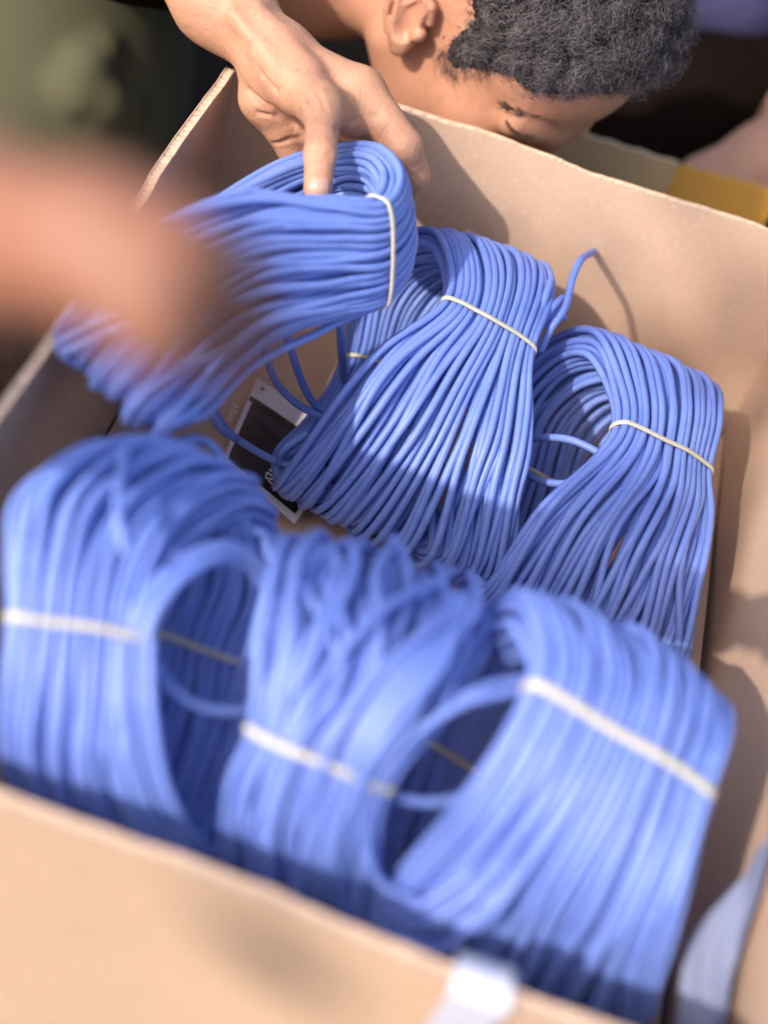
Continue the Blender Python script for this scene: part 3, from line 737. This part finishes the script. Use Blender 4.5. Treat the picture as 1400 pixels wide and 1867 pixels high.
# brows, lashes, sideburn wisps rooted on the skin
def strands(name, roots, dirs, ln, r, m, parent, droop=.3):
    parts = []
    for p0, d, l in zip(roots, dirs, ln):
        d = nrm(d); t = np.linspace(0, 1, 5)[:, None]
        pts = p0 + d * l * t + np.array([0, 0, -1.]) * l * droop * t ** 2
        parts.append(tube(pts, r * (1 - .7 * t[:, 0]), 3, caps=False))
    V, Fc = join(parts); return mesh(name, V, Fc, m, parent)
def on_skin(line, n, spread, seed):
    r = np.random.default_rng(seed); line = np.array(line, float); out = []
    for k in range(n):
        u = r.uniform(0, len(line) - 1); q = cubic(line, np.array([u]))[0] + r.normal(size=2) * spread
        p = hit(fh, *q, t0=.8, t1=1.4)
        if p is not None: out.append(p)
    return np.array(out)
r5 = np.random.default_rng(8)
rt = on_skin([(922, 192), (950, 206), (985, 218), (1030, 232)], 260, 4.2, 3)
if len(rt):
    d = nrm(IX * -.9 + IY * -.35) + r5.normal(size=rt.shape) * .25 - FW * .25
    strands('eyebrow', rt, d, r5.uniform(.004, .008, len(rt)), .0002, M['brow'], boy, 0)
rt = on_skin([(922, 218), (932, 232), (948, 243), (972, 248)], 90, 1.4, 4)
if len(rt):
    d = nrm(IX * .1 + IY * .8) + r5.normal(size=rt.shape) * .25 - FW * .5
    strands('eyelashes', rt, d, r5.uniform(.003, .006, len(rt)), .0002, M['brow'], boy, .2)
rt = on_skin([(800, 90), (815, 120), (835, 130), (860, 125), (890, 120)], 150, 9.0, 6)
if len(rt):
    d = nrm(IX * -.1 + IY * .8) + r5.normal(size=rt.shape) * .45 - FW * .4
    strands('sideburn', rt, d, r5.uniform(.004, .013, len(rt)), .00018, M['brow'], boy, .2)

# ---- person at the upper right: dark trousers, lilac shirt, bare forearm
it = []
chain([(1560, 60, 1.48, 90), (1480, 230, 1.42, 82), (1395, 300, 1.36, 66), (1290, 350, 1.36, 62)], .03, it)
chain([(1290, 350, 1.36, 60), (1230, 400, 1.34, 55), (1200, 430, 1.34, 40)], .02, it)
fp = combine(it); pp = np.array([P(1650, -60, 1.55), P(1100, 500, 1.25), P(1650, 400, 1.55), P(1100, 200, 1.25)])
V, Q, _ = nets(fp, pp.min(0) - .06, pp.max(0) + .06, .005)
p3 = mesh('person', V, Q, M['skin_boy'], None, loc=P(1450, 200, 1.45) * np.array([1, 1, 0]))
tag(p3, 'blurred person at the top right in dark trousers and lilac shirt', 'person')
it = []; chain([(1900, 60, 1.7, 200), (1500, 190, 1.62, 130), (1230, 215, 1.55, 135), (1000, 240, 1.55, 150)], .05, it)
ft = combine(it); pp = np.array([P(2200, -600, 1.8), P(800, 500, 1.4), P(2200, 300, 1.8), P(800, -200, 1.4)])
V, Q, _ = nets(ft, pp.min(0) - .05, pp.max(0) + .05, .01); mesh('trousers', V, Q, M['dark'], p3)
it = []; chain([(1330, -500, 1.75, 260), (1345, -160, 1.66, 210), (1350, 0, 1.6, 110)], .05, it)
fl_ = combine(it); pp = np.array([P(900, -900, 1.8), P(1700, 200, 1.4), P(1700, -900, 1.8), P(900, 200, 1.4)])
V, Q, _ = nets(fl_, pp.min(0) - .05, pp.max(0) + .05, .01); mesh('shirt', V, Q, M['lilac'], p3)

# ---- pale plastic bag stuffed between the coils and the right wall
g0 = [P(1395, 1560, .72), P(1330, 1625, .715), P(1255, 1720, .705), P(1235, 1860, .695), P(1240, 1990, .70)]
def bagf(u, v):
    c = cubic(np.array(g0), v * 4); side = np.array([.085, .02, -.01])
    wob = .004 * np.sin(u * 9 + v * 5) + .003 * np.sin(u * 17 - v * 9)
    q = c + side * u[:, None] * .55 + np.array([0, -.4, .9]) * (.012 * np.sin(u * math.pi) + wob * u * (1 - u) * 3)[:, None]
    q[:, 2] = np.maximum(q[:, 2], .14); q[:, 1] = np.maximum(q[:, 1], .312); over = np.clip(q[:, 0] - .232, 0, None); q[:, 0] -= over - .003 * np.tanh(over * 60); q[:, 2] += over * .5
    return q
V, Q = shell(bagf, (0, .5, -.8), .0012, 30, 40)
bag = mesh('plastic_bag', V, Q, M['bag'], None, loc=P(1300, 1800, .71)); tag(bag, 'pale blue plastic bag tucked beside the lower right coil', 'bag')

# ------------------------------------------------------------------ the branch overhead that dapples the light
BR = 3.4
rb = np.random.default_rng(17)
def up_sun(p, d): return np.asarray(p) + SUN * d
tg = [(P(1345, 880, 1.0), .05, 4), (P(925, 385, 1.03), .012, 2), (P(1215, 480, 1.03), .02, 2), (P(1250, 590, 1.03), .02, 2), (P(1345, 470, 1.03), .012, 2), (P(1060, 1700, .68), .05, 4)]
ctr = up_sun(P(1000, 1200, .8), BR)
branch = empty('leafy_branch', ctr * np.array([1, 1, 0])); tag(branch, 'leafy tree branch overhead out of the frame, dappling the sunlight', 'branch')
LV = []; LF = []; tw = []; k = 0
ex2 = nrm(np.cross(SUN, [0, 0, 1.])); ey2 = np.cross(ex2, SUN)
for c, rad, n in tg:
    base = up_sun(c, BR)
    tw.append(np.array([ctr + SUN * .10, (ctr + base) / 2 + SUN * .06 + rb.normal(size=3) * .02, base]))
    for q in range(n):
        p = base + (ex2 * rb.normal() + ey2 * rb.normal()) * rad * .8 + SUN * rb.normal() * .15
        d = nrm(rb.normal(size=3)); n_ = nrm(np.cross(d, nrm(rb.normal(size=3) + SUN * 1.2))); L_ = rb.uniform(.07, .12); wv = nrm(np.cross(n_, d))
        prof = [(0, 0), (.25, .3), (.55, .36), (.85, .16), (1, 0)]
        pts = [p + d * L_ * a for a, _ in prof] + [p + d * L_ * a + (wv * b + n_ * .08) * L_ for a, b in prof[1:4]] + [p + d * L_ * a - (wv * b - n_ * .08) * L_ for a, b in prof[1:4]]
        LV += pts; LF += [(k, k + 1, k + 5), (k + 1, k + 2, k + 6, k + 5), (k + 2, k + 3, k + 7, k + 6), (k + 3, k + 4, k + 7), (k, k + 8, k + 1), (k + 1, k + 8, k + 9, k + 2), (k + 2, k + 9, k + 10, k + 3), (k + 3, k + 10, k + 4)]; k += 11
M['leaf'] = mat('leaf', (.05, .11, .03), .5); M['bark'] = mat('bark', (.09, .06, .04), .9, bump=[(60, .6, .004)])
fo = mesh('foliage', LV, LF, M['leaf'], branch); fo['kind'] = 'stuff'
prts = [tube(cubic(t, np.linspace(0, 2, 9)), np.linspace(.006, .002, 9), 6) for t in tw]
lim = np.array([ctr + np.array([-1.6, -.5, .5]), ctr + np.array([-.7, -.15, .3]), ctr + SUN * .10])
prts.append(tube(cubic(lim, np.linspace(0, 2, 16)), np.linspace(.035, .012, 16), 8))
V, Fc = join(prts); mesh('limb', V, Fc, M['bark'], branch)

for o in bpy.data.objects:
    if '_base' in o: del o['_base']
